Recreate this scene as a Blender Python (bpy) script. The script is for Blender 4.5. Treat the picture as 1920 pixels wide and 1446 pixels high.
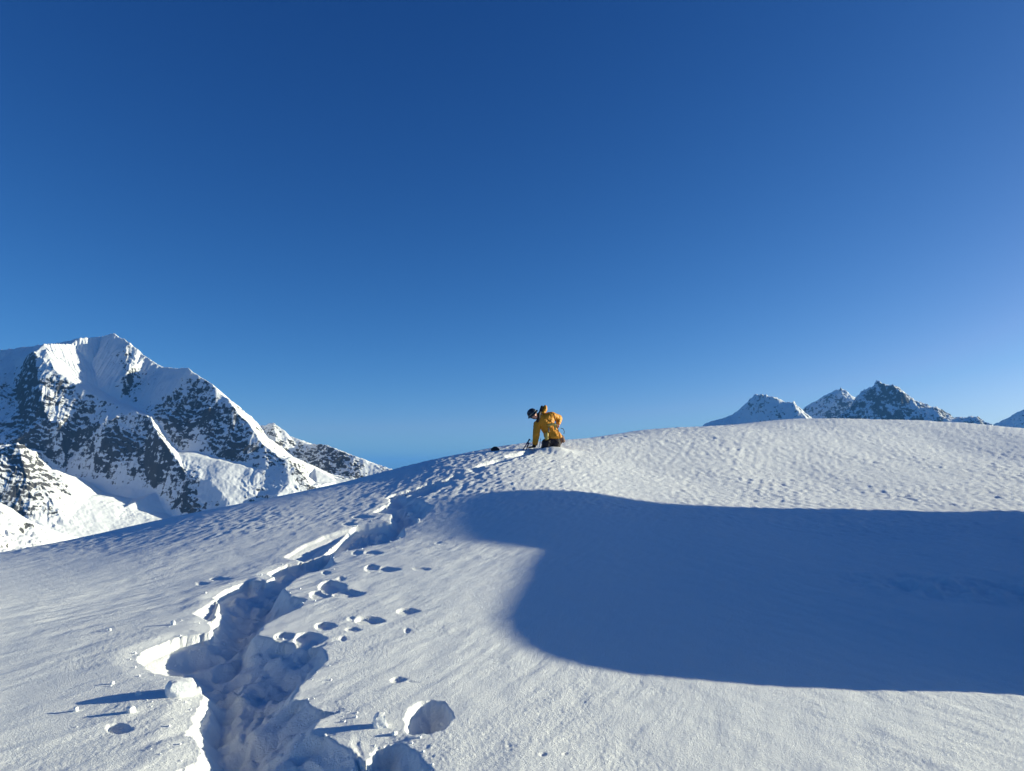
import bpy, bmesh, math, random
import numpy as np
from mathutils import Vector, Matrix

for _o in list(bpy.data.objects):
    bpy.data.objects.remove(_o, do_unlink=True)
SC = bpy.context.scene
COL = SC.collection

# ------------------------------------------------------------------ camera
F_PX, CX, CY = 1371.0, 960.0, 723.0          # focal length and centre in photo pixels (1920 x 1446)
EYE = 1.6
PITCH = math.atan((880.0 - CY) / F_PX)       # eye level lies at photo row 880
cam_d = bpy.data.cameras.new('camera')
cam_d.sensor_fit = 'HORIZONTAL'
cam_d.sensor_width = 36.0
cam_d.lens = 36.0 * F_PX / 1920.0
cam_d.clip_start = 0.05
cam_d.clip_end = 150000.0
cam = bpy.data.objects.new('camera', cam_d)
cam.location = (0, 0, EYE)
cam.rotation_euler = (math.pi / 2 + PITCH, 0, 0)
COL.objects.link(cam)
SC.camera = cam

# ------------------------------------------------------------------ light
SUN_AZ, SUN_EL = math.radians(78.0), math.radians(10.7)
world = bpy.data.worlds.new('World')
SC.world = world
world.use_nodes = True
wn = world.node_tree
wbg = wn.nodes['Background']
sky = wn.nodes.new('ShaderNodeTexSky')
sky.sky_type = 'NISHITA'
sky.sun_disc = False
sky.sun_elevation = SUN_EL
sky.sun_rotation = SUN_AZ
sky.altitude = 2500
sky.air_density = 0.8
sky.dust_density = 3.0
sky.ozone_density = 6.0
sep = wn.nodes.new('ShaderNodeSeparateColor')
com = wn.nodes.new('ShaderNodeCombineColor')
wn.links.new(sky.outputs[0], sep.inputs[0])
def wmath(op, a_, b_):
    q = wn.nodes.new('ShaderNodeMath'); q.operation = op
    for k, val in enumerate((a_, b_)):
        if isinstance(val, float):
            q.inputs[k].default_value = val
        else:
            wn.links.new(val, q.inputs[k])
    return q.outputs[0]
# the phone's deep blue rendering of the whole sky
sk_g = wmath('MULTIPLY', wmath('POWER', sep.outputs[1], 1.35), 0.92)
sk_b = wmath('MULTIPLY', sep.outputs[2], 0.98)
sk_r = wmath('MULTIPLY', wmath('POWER', sep.outputs[0], 1.95), 2.05)
sk_r = wmath('MINIMUM', sk_r, wmath('ADD', wmath('MULTIPLY', sk_g, 0.52), wmath('MAXIMUM', wmath('MULTIPLY', wmath('SUBTRACT', sk_g, 3.5), 0.5), 0.0)))
for ch, o_ in enumerate((sk_r, sk_g, sk_b)):
    wn.links.new(o_, com.inputs[ch])
wn.links.new(com.outputs[0], wbg.inputs['Color'])
wbg.inputs['Strength'].default_value = 0.086

sun_d = bpy.data.lights.new('sun', 'SUN')
sun_d.energy = 5.0
sun_d.angle = math.radians(0.5)
sun_d.color = (1.0, 0.965, 0.72)
sun = bpy.data.objects.new('sun', sun_d)
SUN_DIR = Vector((math.sin(SUN_AZ) * math.cos(SUN_EL), math.cos(SUN_AZ) * math.cos(SUN_EL), math.sin(SUN_EL)))
sun.rotation_euler = SUN_DIR.to_track_quat('Z', 'Y').to_euler()
COL.objects.link(sun)

vs = SC.view_settings
vs.view_transform = 'Standard'
vs.look = 'None'
vs.exposure = 0.80
vs.gamma = 1.0
vs.use_curve_mapping = False
SC.cycles.diffuse_bounces = 5
SC.cycles.max_bounces = 8

# ------------------------------------------------------------------ numeric helpers
def tan_row(v):
    return math.tan(PITCH + math.atan((CY - v) / F_PX))

def ray(u, v):
    """world direction through photo pixel (u, v), scaled to one metre ahead (y = 1)"""
    d = np.array([(u - CX) / F_PX, 1.0, (CY - v) / F_PX])
    c, s = math.cos(PITCH), math.sin(PITCH)
    w = np.array([d[0], d[1] * c - d[2] * s, d[1] * s + d[2] * c])
    return w / w[1]

def at(u, v, y):
    w = ray(u, v) * y
    return np.array([w[0], w[1], EYE + w[2]])

_prng = np.random.RandomState(7)
_PERM = _prng.permutation(1024).astype(np.int32)
_GA = _prng.rand(1024) * 2 * np.pi
_GX, _GY = np.cos(_GA).astype(np.float32), np.sin(_GA).astype(np.float32)

def noise2(x, y):
    """gradient noise, about -0.7 .. 0.7"""
    x = np.asarray(x, np.float64); y = np.asarray(y, np.float64)
    xi = np.floor(x); yi = np.floor(y)
    fx = (x - xi).astype(np.float32); fy = (y - yi).astype(np.float32)
    xi = xi.astype(np.int64); yi = yi.astype(np.int64)
    def g(ix, iy, dx, dy):
        h = _PERM[(_PERM[ix & 1023] + iy) & 1023]
        return _GX[h] * dx + _GY[h] * dy
    ux = fx * fx * fx * (fx * (fx * 6 - 15) + 10)
    uy = fy * fy * fy * (fy * (fy * 6 - 15) + 10)
    a = g(xi, yi, fx, fy); b = g(xi + 1, yi, fx - 1, fy)
    c = g(xi, yi + 1, fx, fy - 1); d = g(xi + 1, yi + 1, fx - 1, fy - 1)
    return (a + (b - a) * ux) * (1 - uy) + (c + (d - c) * ux) * uy

def fbm(x, y, octv=4, gain=0.5, lac=2.03):
    s = 0.0; a = 1.0
    for i in range(octv):
        s = s + a * noise2(x + 17.3 * i, y - 9.1 * i)
        x = x * lac; y = y * lac; a *= gain
    return s

def sstep(a, b, x):
    t = np.clip((x - a) / (b - a), 0, 1)
    return t * t * (3 - 2 * t)

# ------------------------------------------------------------------ the snow hill: smooth base surface
# (photo column, photo row, metres ahead) of points read off the slope
_CT = [
    (960,1446,3.5),(960,1300,4.6),(960,1150,6.6),(960,1040,9.0),(960,960,12.0),(960,900,15.0),(960,850,18.5),(960,836,21.0),
    (1800,1446,3.7),(1800,1297,5.0),(1800,1150,7.4),(1800,1050,10.5),(1800,966,15.0),(1800,900,20.0),(1800,845,25.0),(1800,793,31.0),
    (100,1446,3.5),(100,1300,4.6),(100,1150,7.0),(100,1080,9.5),(100,1034,12.5),(100,1018,15.0),
    (500,1446,3.5),(500,1250,5.0),(500,1100,7.6),(500,1000,11.5),(500,936,17.0),
    (740,1100,7.5),(740,1000,11.0),(740,930,14.5),(740,880,19.0),
    (300,1250,5.0),(300,1100,8.4),(240,986,15.5),
    (1200,1446,3.6),(1200,1290,4.8),(1200,1120,7.4),(1200,1020,10.2),(1200,945,14.0),(1200,880,18.5),(1200,808,25.5),
    (1500,1446,3.65),(1500,1290,4.95),(1500,1120,7.8),(1500,1030,10.6),(1500,957,14.6),(1500,880,20.0),(1500,789,29.5),
    (1060,826,21.5),(1920,804,31.0),(2300,1000,14.0),(2300,860,24.0),(2300,850,30.0),
    (-300,1446,3.5),(-300,1150,7.0),(-300,1090,14.0),
]
_cp = [at(*c) for c in _CT]
_cp += [np.array(p, float) for p in [
    (0,0,0.0),(3,0,0.0),(-3,0,0.02),(0,-6,-.6),(6,-6,-.6),(-6,-6,-.6),(0,2,0.12),(-2,1.6,.1),(2,1.6,.08),
    (-5,27,-1.3),(-14,22,-2.6),(2,30,1.3),(8,38,2.4),(18,44,2.3),(30,44,1.4),(34,30,1.6),(0,44,-2.5),(-12,44,-8),(12,58,-1.5),(30,60,-2.5),(-24,26,-8),(-24,8,-2.5),
    (60,60,-8),(-60,60,-30),(60,0,-4),(-60,-20,-14),(0,-60,-10),(60,-60,-14),(10,90,-14)]]
_cp = np.array(_cp)
def _phi(r2):
    return r2 * np.log(r2 + 1e-9)
def _fit(P, lam):
    n = len(P)
    d = P[:, None, :2] - P[None, :, :2]
    K = _phi((d ** 2).sum(-1)) + lam * np.eye(n)
    Q = np.c_[np.ones(n), P[:, :2]]
    A = np.block([[K, Q], [Q.T, np.zeros((3, 3))]])
    return np.linalg.solve(A, np.r_[P[:, 2], np.zeros(3)])
_tps = _fit(_cp, 0.6)
def base_z(x, y):
    x = np.asarray(x, float); y = np.asarray(y, float)
    sh = x.shape; x = x.ravel(); y = y.ravel()
    out = np.empty(len(x))
    n = len(_cp)
    for i in range(0, len(x), 40000):
        xs, ys = x[i:i+40000], y[i:i+40000]
        z = _tps[n] + _tps[n+1] * xs + _tps[n+2] * ys
        for k in range(n):
            z = z + _tps[k] * _phi((xs - _cp[k,0]) ** 2 + (ys - _cp[k,1]) ** 2)
        out[i:i+40000] = z
    return out.reshape(sh)

_YS = np.concatenate([np.arange(1.5, 12, .02), np.arange(12, 45, .05)])
def ground_at(u, v):
    """where the line of sight through a photo pixel meets the smooth hill"""
    w = ray(u, v)
    z = EYE + w[2] * _YS
    g = base_z(w[0] * _YS, _YS)
    k = np.argmax(g > z)
    if k == 0:
        k = int(np.argmin(np.abs(g - z)))
        y = _YS[k]
    else:
        d0 = z[k-1] - g[k-1]; d1 = z[k] - g[k]
        y = _YS[k-1] + (_YS[k] - _YS[k-1]) * d0 / (d0 - d1)
    return np.array([w[0] * y, y, float(base_z(np.array([w[0] * y]), np.array([y]))[0])])

# ------------------------------------------------------------------ materials
def new_mat(name):
    m = bpy.data.materials.new(name); m.use_nodes = True
    return m, m.node_tree.nodes, m.node_tree.links, m.node_tree.nodes['Principled BSDF']

def _noise(N, L, vec, scale, detail=4, rough=0.55):
    t = N.new('ShaderNodeTexNoise'); t.inputs['Scale'].default_value = scale
    t.inputs['Detail'].default_value = detail; t.inputs['Roughness'].default_value = rough
    if vec is not None:
        L.new(vec, t.inputs['Vector'])
    return t

def snow_material(name, grain=1.0):
    m, N, L, b = new_mat(name)
    tc = N.new('ShaderNodeTexCoord')
    n1 = _noise(N, L, tc.outputs['Object'], 1.3, 3)
    cr = N.new('ShaderNodeMix'); cr.data_type = 'RGBA'
    cr.inputs['A'].default_value = (0.93, 0.935, 0.92, 1); cr.inputs['B'].default_value = (0.965, 0.965, 0.945, 1)
    L.new(n1.outputs['Fac'], cr.inputs['Factor'])
    L.new(cr.outputs['Result'], b.inputs['Base Color'])
    b.inputs['Roughness'].default_value = 0.55
    b.inputs['Specular IOR Level'].default_value = 0.25
    # crystal grain: three sizes of relief
    g1 = _noise(N, L, tc.outputs['Object'], 95.0, 4, 0.75)
    g2 = _noise(N, L, tc.outputs['Object'], 45.0, 3, 0.6)
    b1 = N.new('ShaderNodeBump'); b1.inputs['Strength'].default_value = 1.0 * grain; b1.inputs['Distance'].default_value = 0.010
    b2 = N.new('ShaderNodeBump'); b2.inputs['Strength'].default_value = 0.5 * grain; b2.inputs['Distance'].default_value = 0.006
    L.new(g2.outputs['Fac'], b2.inputs['Height'])
    L.new(g1.outputs['Fac'], b1.inputs['Height']); L.new(b2.outputs['Normal'], b1.inputs['Normal'])
    L.new(b1.outputs['Normal'], b.inputs['Normal'])
    return m
M_SNOW = snow_material('snow_crust')

def mountain_material(name, size=1.0, rock=(0.038, 0.044, 0.058), rock2=(0.11, 0.102, 0.092)):
    """snow over rock: the 'rock' attribute says how bare the face is, layered noise draws ledges and gullies"""
    m, N, L, b = new_mat(name)
    geo = N.new('ShaderNodeNewGeometry')
    mp = N.new('ShaderNodeMapping'); mp.inputs['Scale'].default_value = (1 / (62 * size), 1 / (62 * size), 1 / (34 * size))
    mp.inputs['Rotation'].default_value = (0.15, 0.42, 0.3)
    L.new(geo.outputs['Position'], mp.inputs['Vector'])
    n = _noise(N, L, mp.outputs['Vector'], 1.0, 9, 0.72)
    mp2 = N.new('ShaderNodeMapping'); mp2.inputs['Scale'].default_value = (1 / (260 * size),) * 3
    L.new(geo.outputs['Position'], mp2.inputs['Vector'])
    nb = _noise(N, L, mp2.outputs['Vector'], 1.0, 3, 0.5)
    mp3 = N.new('ShaderNodeMapping'); mp3.inputs['Scale'].default_value = (1 / (30 * size), 1 / (30 * size), 1 / (190 * size)); mp3.inputs['Rotation'].default_value = (0.5, -0.3, 0.0)
    L.new(geo.outputs['Position'], mp3.inputs['Vector'])
    nv = _noise(N, L, mp3.outputs['Vector'], 1.0, 5, 0.6)      # gullies and avalanche runnels
    at_ = N.new('ShaderNodeAttribute'); at_.attribute_name = 'rock'
    def math_(op, a, c):
        q = N.new('ShaderNodeMath'); q.operation = op
        for k, s in enumerate((a, c)):
            if hasattr(s, 'links'):
                L.new(s, q.inputs[k])
            else:
                q.inputs[k].default_value = s
        return q.outputs[0]
    sep = N.new('ShaderNodeSeparateXYZ'); L.new(geo.outputs['Normal'], sep.inputs[0])
    steep = math_('MULTIPLY', math_('SUBTRACT', 0.56, sep.outputs[2]), 0.80)   # ledges keep snow, cliffs shed it
    v = math_('MULTIPLY', math_('SUBTRACT', n.outputs['Fac'], 0.5), 1.5)
    v = math_('ADD', v, math_('MULTIPLY', math_('SUBTRACT', nb.outputs['Fac'], 0.5), 0.5))
    v = math_('ADD', v, math_('MULTIPLY', math_('SUBTRACT', nv.outputs['Fac'], 0.5), 1.1))
    v = math_('ADD', v, steep)
    v = math_('ADD', v, math_('MULTIPLY', math_('SUBTRACT', at_.outputs['Fac'], 0.5), 0.82))
    mr = N.new('ShaderNodeMapRange'); mr.inputs['From Min'].default_value = 0.0; mr.inputs['From Max'].default_value = 0.08
    L.new(v, mr.inputs['Value'])
    rc = N.new('ShaderNodeMix'); rc.data_type = 'RGBA'
    rc.inputs['A'].default_value = rock + (1,); rc.inputs['B'].default_value = rock2 + (1,)
    L.new(nb.outputs['Fac'], rc.inputs['Factor'])
    mx = N.new('ShaderNodeMix'); mx.data_type = 'RGBA'
    mx.inputs['A'].default_value = (0.86, 0.87, 0.88, 1)
    L.new(rc.outputs['Result'], mx.inputs['B']); L.new(mr.outputs['Result'], mx.inputs['Factor'])
    L.new(mx.outputs['Result'], b.inputs['Base Color'])
    b.inputs['Roughness'].default_value = 0.8
    b.inputs['Specular IOR Level'].default_value = 0.1
    bp = N.new('ShaderNodeBump'); bp.inputs['Strength'].default_value = 0.6; bp.inputs['Distance'].default_value = 4 * size
    L.new(n.outputs['Fac'], bp.inputs['Height']); L.new(bp.outputs['Normal'], b.inputs['Normal'])
    return m

def plain(name, col, rough=0.7, bump=0.0, scale=60, spec=0.3):
    m, N, L, b = new_mat(name)
    tc = N.new('ShaderNodeTexCoord')
    n = _noise(N, L, tc.outputs['Object'], scale, 3)
    mx = N.new('ShaderNodeMix'); mx.data_type = 'RGBA'
    mx.inputs['A'].default_value = tuple(c * 0.82 for c in col) + (1,)
    mx.inputs['B'].default_value = tuple(min(1, c * 1.12) for c in col) + (1,)
    L.new(n.outputs['Fac'], mx.inputs['Factor']); L.new(mx.outputs['Result'], b.inputs['Base Color'])
    b.inputs['Roughness'].default_value = rough; b.inputs['Specular IOR Level'].default_value = spec
    if bump:
        bp = N.new('ShaderNodeBump'); bp.inputs['Strength'].default_value = 0.5; bp.inputs['Distance'].default_value = bump
        L.new(n.outputs['Fac'], bp.inputs['Height']); L.new(bp.outputs['Normal'], b.inputs['Normal'])
    return m

# ------------------------------------------------------------------ mesh helpers
def link_mesh(name, me, mat, parent=None):
    o = bpy.data.objects.new(name, me); COL.objects.link(o)
    if mat is not None:
        me.materials.append(mat)
    if parent is not None:
        o.parent = parent
    return o

def structure(o, label=None):
    o['kind'] = 'structure'
    if label:
        o['label'] = label
    return o

def thing(o, label, cat, group=None):
    o['label'] = label; o['category'] = cat
    if group:
        o['group'] = group
    return o

def grid_mesh(name, X, Y, Z, closed=False):
    """rows x columns of points -> one smooth quad mesh"""
    r, c = X.shape
    co = np.stack([X, Y, Z], -1).reshape(-1, 3).astype(np.float32)
    i = np.arange(r * c).reshape(r, c)
    if closed:
        j = np.roll(i, -1, axis=1)
        q = np.stack([i[:-1], j[:-1], j[1:], i[1:]], -1)
    else:
        q = np.stack([i[:-1, :-1], i[:-1, 1:], i[1:, 1:], i[1:, :-1]], -1)
    q = q.reshape(-1, 4).astype(np.int32)
    me = bpy.data.meshes.new(name)
    me.vertices.add(len(co)); me.vertices.foreach_set('co', co.ravel())
    me.loops.add(q.size); me.loops.foreach_set('vertex_index', q.ravel())
    me.polygons.add(len(q))
    me.polygons.foreach_set('loop_start', np.arange(0, q.size, 4, dtype=np.int32))
    me.polygons.foreach_set('loop_total', np.full(len(q), 4, np.int32))
    me.polygons.foreach_set('use_smooth', np.ones(len(q), bool))
    me.update(calc_edges=True)
    me.validate()
    return me

# ------------------------------------------------------------------ tracks in the snow, read off the photo, laid out on the hill
_pp = {}
def px_poly(pts):
    key = tuple(pts)
    if key not in _pp:
        _pp[key] = np.array([ground_at(u, v)[:2] for u, v in pts])
    return _pp[key]

def poly_sdf(P, x, y):
    """signed distance to a closed polygon, positive inside"""
    d2 = np.full(x.shape, 1e9); inside = np.zeros(x.shape, bool)
    n = len(P)
    for i in range(n):
        ax, ay = P[i]; bx, by = P[(i + 1) % n]
        ex, ey = bx - ax, by - ay
        wx, wy = x - ax, y - ay
        t = np.clip((wx * ex + wy * ey) / (ex * ex + ey * ey + 1e-12), 0, 1)
        d2 = np.minimum(d2, (wx - ex * t) ** 2 + (wy - ey * t) ** 2)
        c = (ay > y) != (by > y)
        if abs(ey) > 1e-12:
            inside ^= c & (x < ex * (y - ay) / ey + ax)
    d = np.sqrt(d2)
    return np.where(inside, d, -d)

TRENCH = [
    (180,1900),(230,1560),(310,1446),(376,1420),(375,1413),(383,1402),(367,1383),(352,1373),(353,1362),(367,1351),(365,1335),(386,1301),(374,1284),(361,1286),
    (346,1267),(325,1265),(291,1260),(261,1239),(257,1231),(272,1216),(303,1203),(335,1191),(367,1186),(393,1182),(397,1171),(390,1164),
    (405,1153),(411,1125),(402,1115),(420,1102),(439,1095),(464,1087),(499,1086),(517,1079),(503,1074),(517,1063),(537,1056),(567,1051),
    (602,1042),(623,1024),(650,998),(667,988),(686,985),(733,981),(735,967),(700,961),(726,948),(733,943),(726,935),(740,927),(762,922),(784,915),
    (805,908),(830,903),(850,893),(880,881),(905,870),(935,861),(960,851),(985,845),(1000,842),(1012,843),
    (997,851),(965,861),(940,869),(915,879),(890,889),(868,899),(845,910),(825,919),(799,930),(775,935),(790,940),(813,954),(799,969),(784,981),(757,993),
    (756,1008),(733,1016),(682,1026),(641,1033),(623,1040),(622,1051),(630,1056),(616,1065),(570,1077),(552,1086),(533,1104),(545,1118),(575,1122),
    (561,1139),(529,1152),(495,1170),(486,1186),(481,1190),(520,1200),(550,1202),(582,1211),(600,1211),(616,1232),(610,1243),(582,1268),(548,1294),
    (550,1310),(571,1312),(575,1321),(600,1330),(632,1336),(598,1349),(589,1365),(582,1374),(610,1378),(637,1394),(669,1410),(687,1423),(704,1394),(726,1390),
    (749,1392),(779,1406),(788,1422),(807,1442),(850,1520),(900,1900)]
CHANNEL = [   # the deep wading channel inside it
    (330,1900),(360,1560),(396,1446),(384,1405),(402,1372),(405,1330),(392,1300),(400,1270),(385,1250),(400,1225),(425,1200),(428,1170),(415,1150),(430,1125),(470,1108),(500,1098),
    (530,1085),(545,1070),(590,1058),(625,1036),(672,1012),(735,1003),(740,975),(738,945),(752,932),(790,919),(815,911),(850,897),(880,885),(930,865),(985,848),(1005,844),
    (990,850),(940,866),(890,886),(850,902),(820,915),(800,925),(765,938),(755,965),(750,992),(752,1004),(680,1022),(640,1029),(615,1042),(600,1062),(565,1072),(540,1085),(520,1110),(535,1135),(515,1152),(490,1168),(478,1188),(462,1206),
    (456,1218),(456,1231),(475,1243),(464,1258),(443,1277),(443,1292),(428,1326),(462,1350),(479,1373),(474,1413),(440,1425),(425,1446),(430,1560),(440,1900)]
BOWL = [(483,1243),(500,1235),(530,1228),(560,1232),(585,1228),(600,1240),(575,1262),(545,1288),(543,1305),(520,1312),(492,1318),(470,1300),(462,1275),(470,1256)]
ALCOVE = [(257,1231),(272,1216),(303,1203),(335,1191),(367,1186),(400,1182),(420,1195),(410,1225),(380,1250),(340,1266),(291,1260),(261,1239)]
SHELF = [(534,1043),(545,1036),(568,1022),(590,1014),(606,1006),(630,1000),(650,994),(668,992),(650,1010),(625,1022),(604,1040),(570,1050),(545,1047)]
SHELF2 = [(363,1149),(385,1136),(404,1120),(412,1128),(408,1152),(394,1163),(376,1155)]
HOLE = [(758,1353),(768,1330),(788,1316),(807,1314),(830,1316),(848,1335),(848,1348),(834,1365),(802,1377),(772,1377),(758,1367)]
PITS = [  # column, row, length, height in photo pixels, metres deep
    (699,1067,34,15,.05),(726,1069,46,11,.05),(791,1068,36,6,.03),(622,1101,52,24,.07),(602,1115,46,15,.06),(652,1114,62,16,.06),(640,1086,17,8,.02),
    (611,1074,16,8,.03),(671,1037,24,8,.03),(699,1037,38,8,.03),(765,1147,44,12,.045),(692,1164,58,16,.06),(609,1174,42,16,.05),(660,1161,22,9,.02),
    (662,1181,32,10,.03),(579,1198,62,26,.08),(535,1193,46,14,.05),(764,1183,18,10,.03),(644,1197,18,10,.025),(747,1274,34,12,.035),(772,1278,26,5,.015),(415,1084,42,7,.03),
    (222,1364,52,18,.05),(1018,1416,16,7,.016),(1060,1414,18,6,.016),(380,1092,26,6,.02),(680,972,40,7,.04),(655,985,30,6,.03),(695,990,26,5,.02),
    (826,1018,24,5,.02),(955,1398,14,7,.012)]

def micro_relief(x, y):
    """wind ripples: drawn out one way on the left of the hill, the other way on the right"""
    far = sstep(9.5, 14.0, y + 0.10 * x)
    wr = sstep(-1.5, 4.0, x - 0.1 * (y - 5))
    smooth = 1 - 0.80 * sstep(12.0, 15.5, y - 0.02 * x) * sstep(-1.0, -4.0, x + 0.22 * (y - 14))
    wob = 0.35 * noise2(x * 0.9, y * 0.9)
    def field(wx, wy, off):
        p = x * wy - y * wx + 0.05 * noise2(x / 0.5 + off, y / 0.5); q = x * wx + y * wy
        near = 0.0078 * fbm(p / 0.17 + wob + off, q / 0.33, 2, 0.45) + 0.0095 * noise2(p / 0.40 + 5 + off, q / 0.9 - 3)
        streak = 0.0042 * fbm(p / 0.10 + off, q / 0.75, 3, 0.6)
        r1 = noise2(p / 0.34 + wob + off, q / 0.75)
        r2 = noise2(p / 0.15 - 4 + off, q / 0.34 + 9)
        r3 = noise2(p / 0.075 + 11, q / 0.16 + off)
        ridg = (1 - 2.2 * np.abs(r1)) * 0.013 + (1 - 2 * np.abs(r2)) * 0.020 + r3 * 0.016
        return near, streak, ridg
    nl, sl, rl = field(0.40, 0.917, 0.0)
    nr, sr, rr = field(-0.48, 0.877, 31.0)
    # on the dome the ripples lie across the slope in short overlapping wavelets
    p = 0.36 * x + 0.933 * y + 0.22 * noise2(x / 1.1 + 3, y / 1.3); q = 0.933 * x - 0.36 * y
    w1 = 1 - 2.1 * np.abs(noise2(p / 0.40 + 60, q / 0.52 + wob))
    w2 = 1 - 2.1 * np.abs(noise2(p / 0.20 + 90, q / 0.25 + 5))
    w3 = noise2(p / 0.10 + 7, q / 0.12 + 15)
    rr = 0.55 * rr + (w1 * 0.015 + w2 * 0.025 + w3 * 0.018) * (0.8 + 0.4 * noise2(x / 2.7, y / 3.1))
    near = (nl + sl * 0.8) * (1 - wr) + nr * wr * 1.1
    ridg = rl * (1 - wr) + rr * wr
    und = 0.035 * noise2(x / 2.3 + 3, y / 2.9) * sstep(2, 8, y) + 0.05 * noise2(x / 5.1, y / 6.3 + 8) * sstep(8, 14, y)
    patch = 0.8 + 0.6 * noise2(x / 1.7 + 20, y / 2.1)
    return (und + patch * smooth * (near * (1 - far) + ridg * far)
            + (0.0011 + 0.0014 * sstep(-.1, .3, noise2(x / .8, y / .9))) * fbm(x / 0.024, y / 0.027, 2, 0.7) * (1 - far)
            + 0.10 * fbm((x - .3 * y) / 0.34, y / 0.5, 3) * sstep(1.0, 0.2, np.hypot((x - 5.2) / 1.9, (y - 8.6) / 1.1)))

KNEE = ground_at(1040, 845)[:2] + np.array([0.03, -0.10])
def tracks(x, y):
    """depth of everything trodden or dug into the crust"""
    D = np.zeros(x.shape)
    jag = 0.026 * fbm(x / 0.10, y / 0.10, 4, 0.6) + 0.03 * noise2(x / 0.33, y / 0.33)
    jag = jag * (0.6 + 0.06 * y)
    P = px_poly(TRENCH)
    m = (x > P[:, 0].min() - .3) & (x < P[:, 0].max() + .3) & (y > P[:, 1].min() - .3) & (y < P[:, 1].max() + .3)
    xm, ym = x[m], y[m]
    jm = jag[m]
    a = poly_sdf(P, xm, ym) + 0.7 * jm
    c = poly_sdf(px_poly(CHANNEL), xm, ym) + jm
    bo = poly_sdf(px_poly(BOWL), xm, ym) + jm
    al = poly_sdf(px_poly(ALCOVE), xm, ym)
    alm = sstep(-0.06, 0.10, al)
    upper = sstep(12.0, 14.5, ym)                     # farther up the steps are shallower and broken
    brk = 1 - upper * (0.35 + 0.65 * sstep(-0.15, 0.2, noise2(xm / 0.7, ym / 0.8 + 3)))
    # the sun-side bank is slumped and rounded, the far bank broken off sharply
    e = 0.05
    soft = sstep(0.0, 0.9, (poly_sdf(P, xm - e, ym) - poly_sdf(P, xm + e, ym)) / (2 * e))
    soft = np.maximum(soft, 0.55 * sstep(0.1, 0.9, (poly_sdf(P, xm, ym + e) - poly_sdf(P, xm, ym - e)) / (2 * e)))
    a = a + 0.012 * fbm(xm / 0.035, ym / 0.035, 2) * sstep(0.10, 0.0, np.abs(a)) * (1 - soft)     # crumbled rim
    wall_a = (1 - soft) * (0.75 * sstep(-0.003, 0.012, a) + 0.25 * sstep(0.0, 0.13, a)) + soft * (0.25 * sstep(-0.005, 0.05, a) + 0.75 * sstep(-0.02, 0.22, a))
    body = wall_a * 0.115 + 0.03 * sstep(0.0, 0.35, a) + 0.020 * (1 - soft) * sstep(-0.17, 0.005, a)
    body = body * (1 - alm) + alm * (0.075 * sstep(-0.003, 0.016, a) + 0.10 * sstep(0.0, 0.25, a) + 0.012 * sstep(-0.15, 0.005, a))
    chan = 0.085 * sstep(-0.15, 0.17, c) * sstep(0, .1, a)
    bowl = 0.055 * sstep(-0.07, 0.11, bo)
    # overlapping boot holes along the wading line
    boots = np.zeros(xm.shape)
    line = px_poly([(440,1440),(425,1395),(430,1350),(415,1300),(425,1262),(430,1225),(445,1195),(450,1160),(470,1140),(495,1122),(515,1104),(545,1082),(580,1065),(612,1045),(650,1026),(700,1014),(738,1000),(746,975),(748,950),(770,932),(805,917)])
    rb = np.random.RandomState(4)
    for k in range(len(line) * 2 - 1):
        p = line[k // 2] if k % 2 == 0 else 0.5 * (line[k // 2] + line[k // 2 + 1])
        ox, oy = p[0] + rb.uniform(-.07, .07), p[1] + rb.uniform(-.05, .05)
        q = ((xm - ox) / rb.uniform(.07, .11)) ** 2 + ((ym - oy) / rb.uniform(.11, .17)) ** 2
        boots = np.maximum(boots, rb.uniform(.03, .075) * (1 - sstep(0.2, 1.25, q)))
    lump = 0.075 * fbm(xm / 0.28 + 4, ym / 0.28, 2, 0.4) + 0.018 * np.abs(noise2(xm / 0.11, ym / 0.11)) + 0.003 * fbm(xm / .03, ym / .03, 2)
    rub = 0.03 * (np.abs(noise2(xm / 0.085, ym / 0.085)) - 0.2) * sstep(-0.02, 0.06, bo)
    clod = 0.03 * sstep(0.10, 0.30, noise2(xm / 0.12 + 40, ym / 0.12 - 7)) * sstep(0.05, 0.15, a)
    D[m] = (body + chan + bowl + boots * sstep(.03, .12, a) + (lump * sstep(0.02, 0.2, a)) + rub - clod * (1 - alm)) * brk
    for poly, dep, w in ((SHELF, .09, .40), (SHELF2, .06, .13)):
        P = px_poly(poly)
        s = poly_sdf(P, xm, ym) + 0.5 * jm
        D[m] = np.maximum(D[m], dep * sstep(-0.01, w, s) + 0.03 * sstep(-.01, .03, s))
    P = px_poly(HOLE)
    s = poly_sdf(P, x[m], y[m]) + 0.6 * jm
    D[m] = np.maximum(D[m], 0.05 * sstep(-0.004, 0.02, s) + 0.11 * sstep(-0.01, 0.15, s))
    for u, v, L_, H_, dep in PITS:
        th = np.linspace(0, 2 * np.pi, 18, endpoint=False)
        sc = 0.55
        P = px_poly([(u + sc * L_ * np.cos(t) * (1.0 if np.cos(t) > 0 else 0.85), v + 0.5 * H_ * np.sin(t) * (1 - 0.45 * max(0, np.cos(t)))) for t in th])
        mm = (x > P[:, 0].min() - .1) & (x < P[:, 0].max() + .1) & (y > P[:, 1].min() - .15) & (y < P[:, 1].max() + .15)
        s = poly_sdf(P, x[mm], y[mm]) + 0.55 * jag[mm]
        ramp = np.clip((x[mm] - P[:, 0].min()) / (P[:, 0].max() - P[:, 0].min()), 0, 1)
        ramp = 0.85 + 0.15 * ramp
        e = 0.02
        sf = sstep(0.0, 0.9, (poly_sdf(P, x[mm] - e, y[mm]) - poly_sdf(P, x[mm] + e, y[mm])) / (2 * e))
        prof = (1 - sf) * sstep(-0.003, 0.011, s) + sf * sstep(-0.015, 0.07, s)
        D[mm] = np.maximum(D[mm], 0.50 * dep * ramp * prof)
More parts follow.
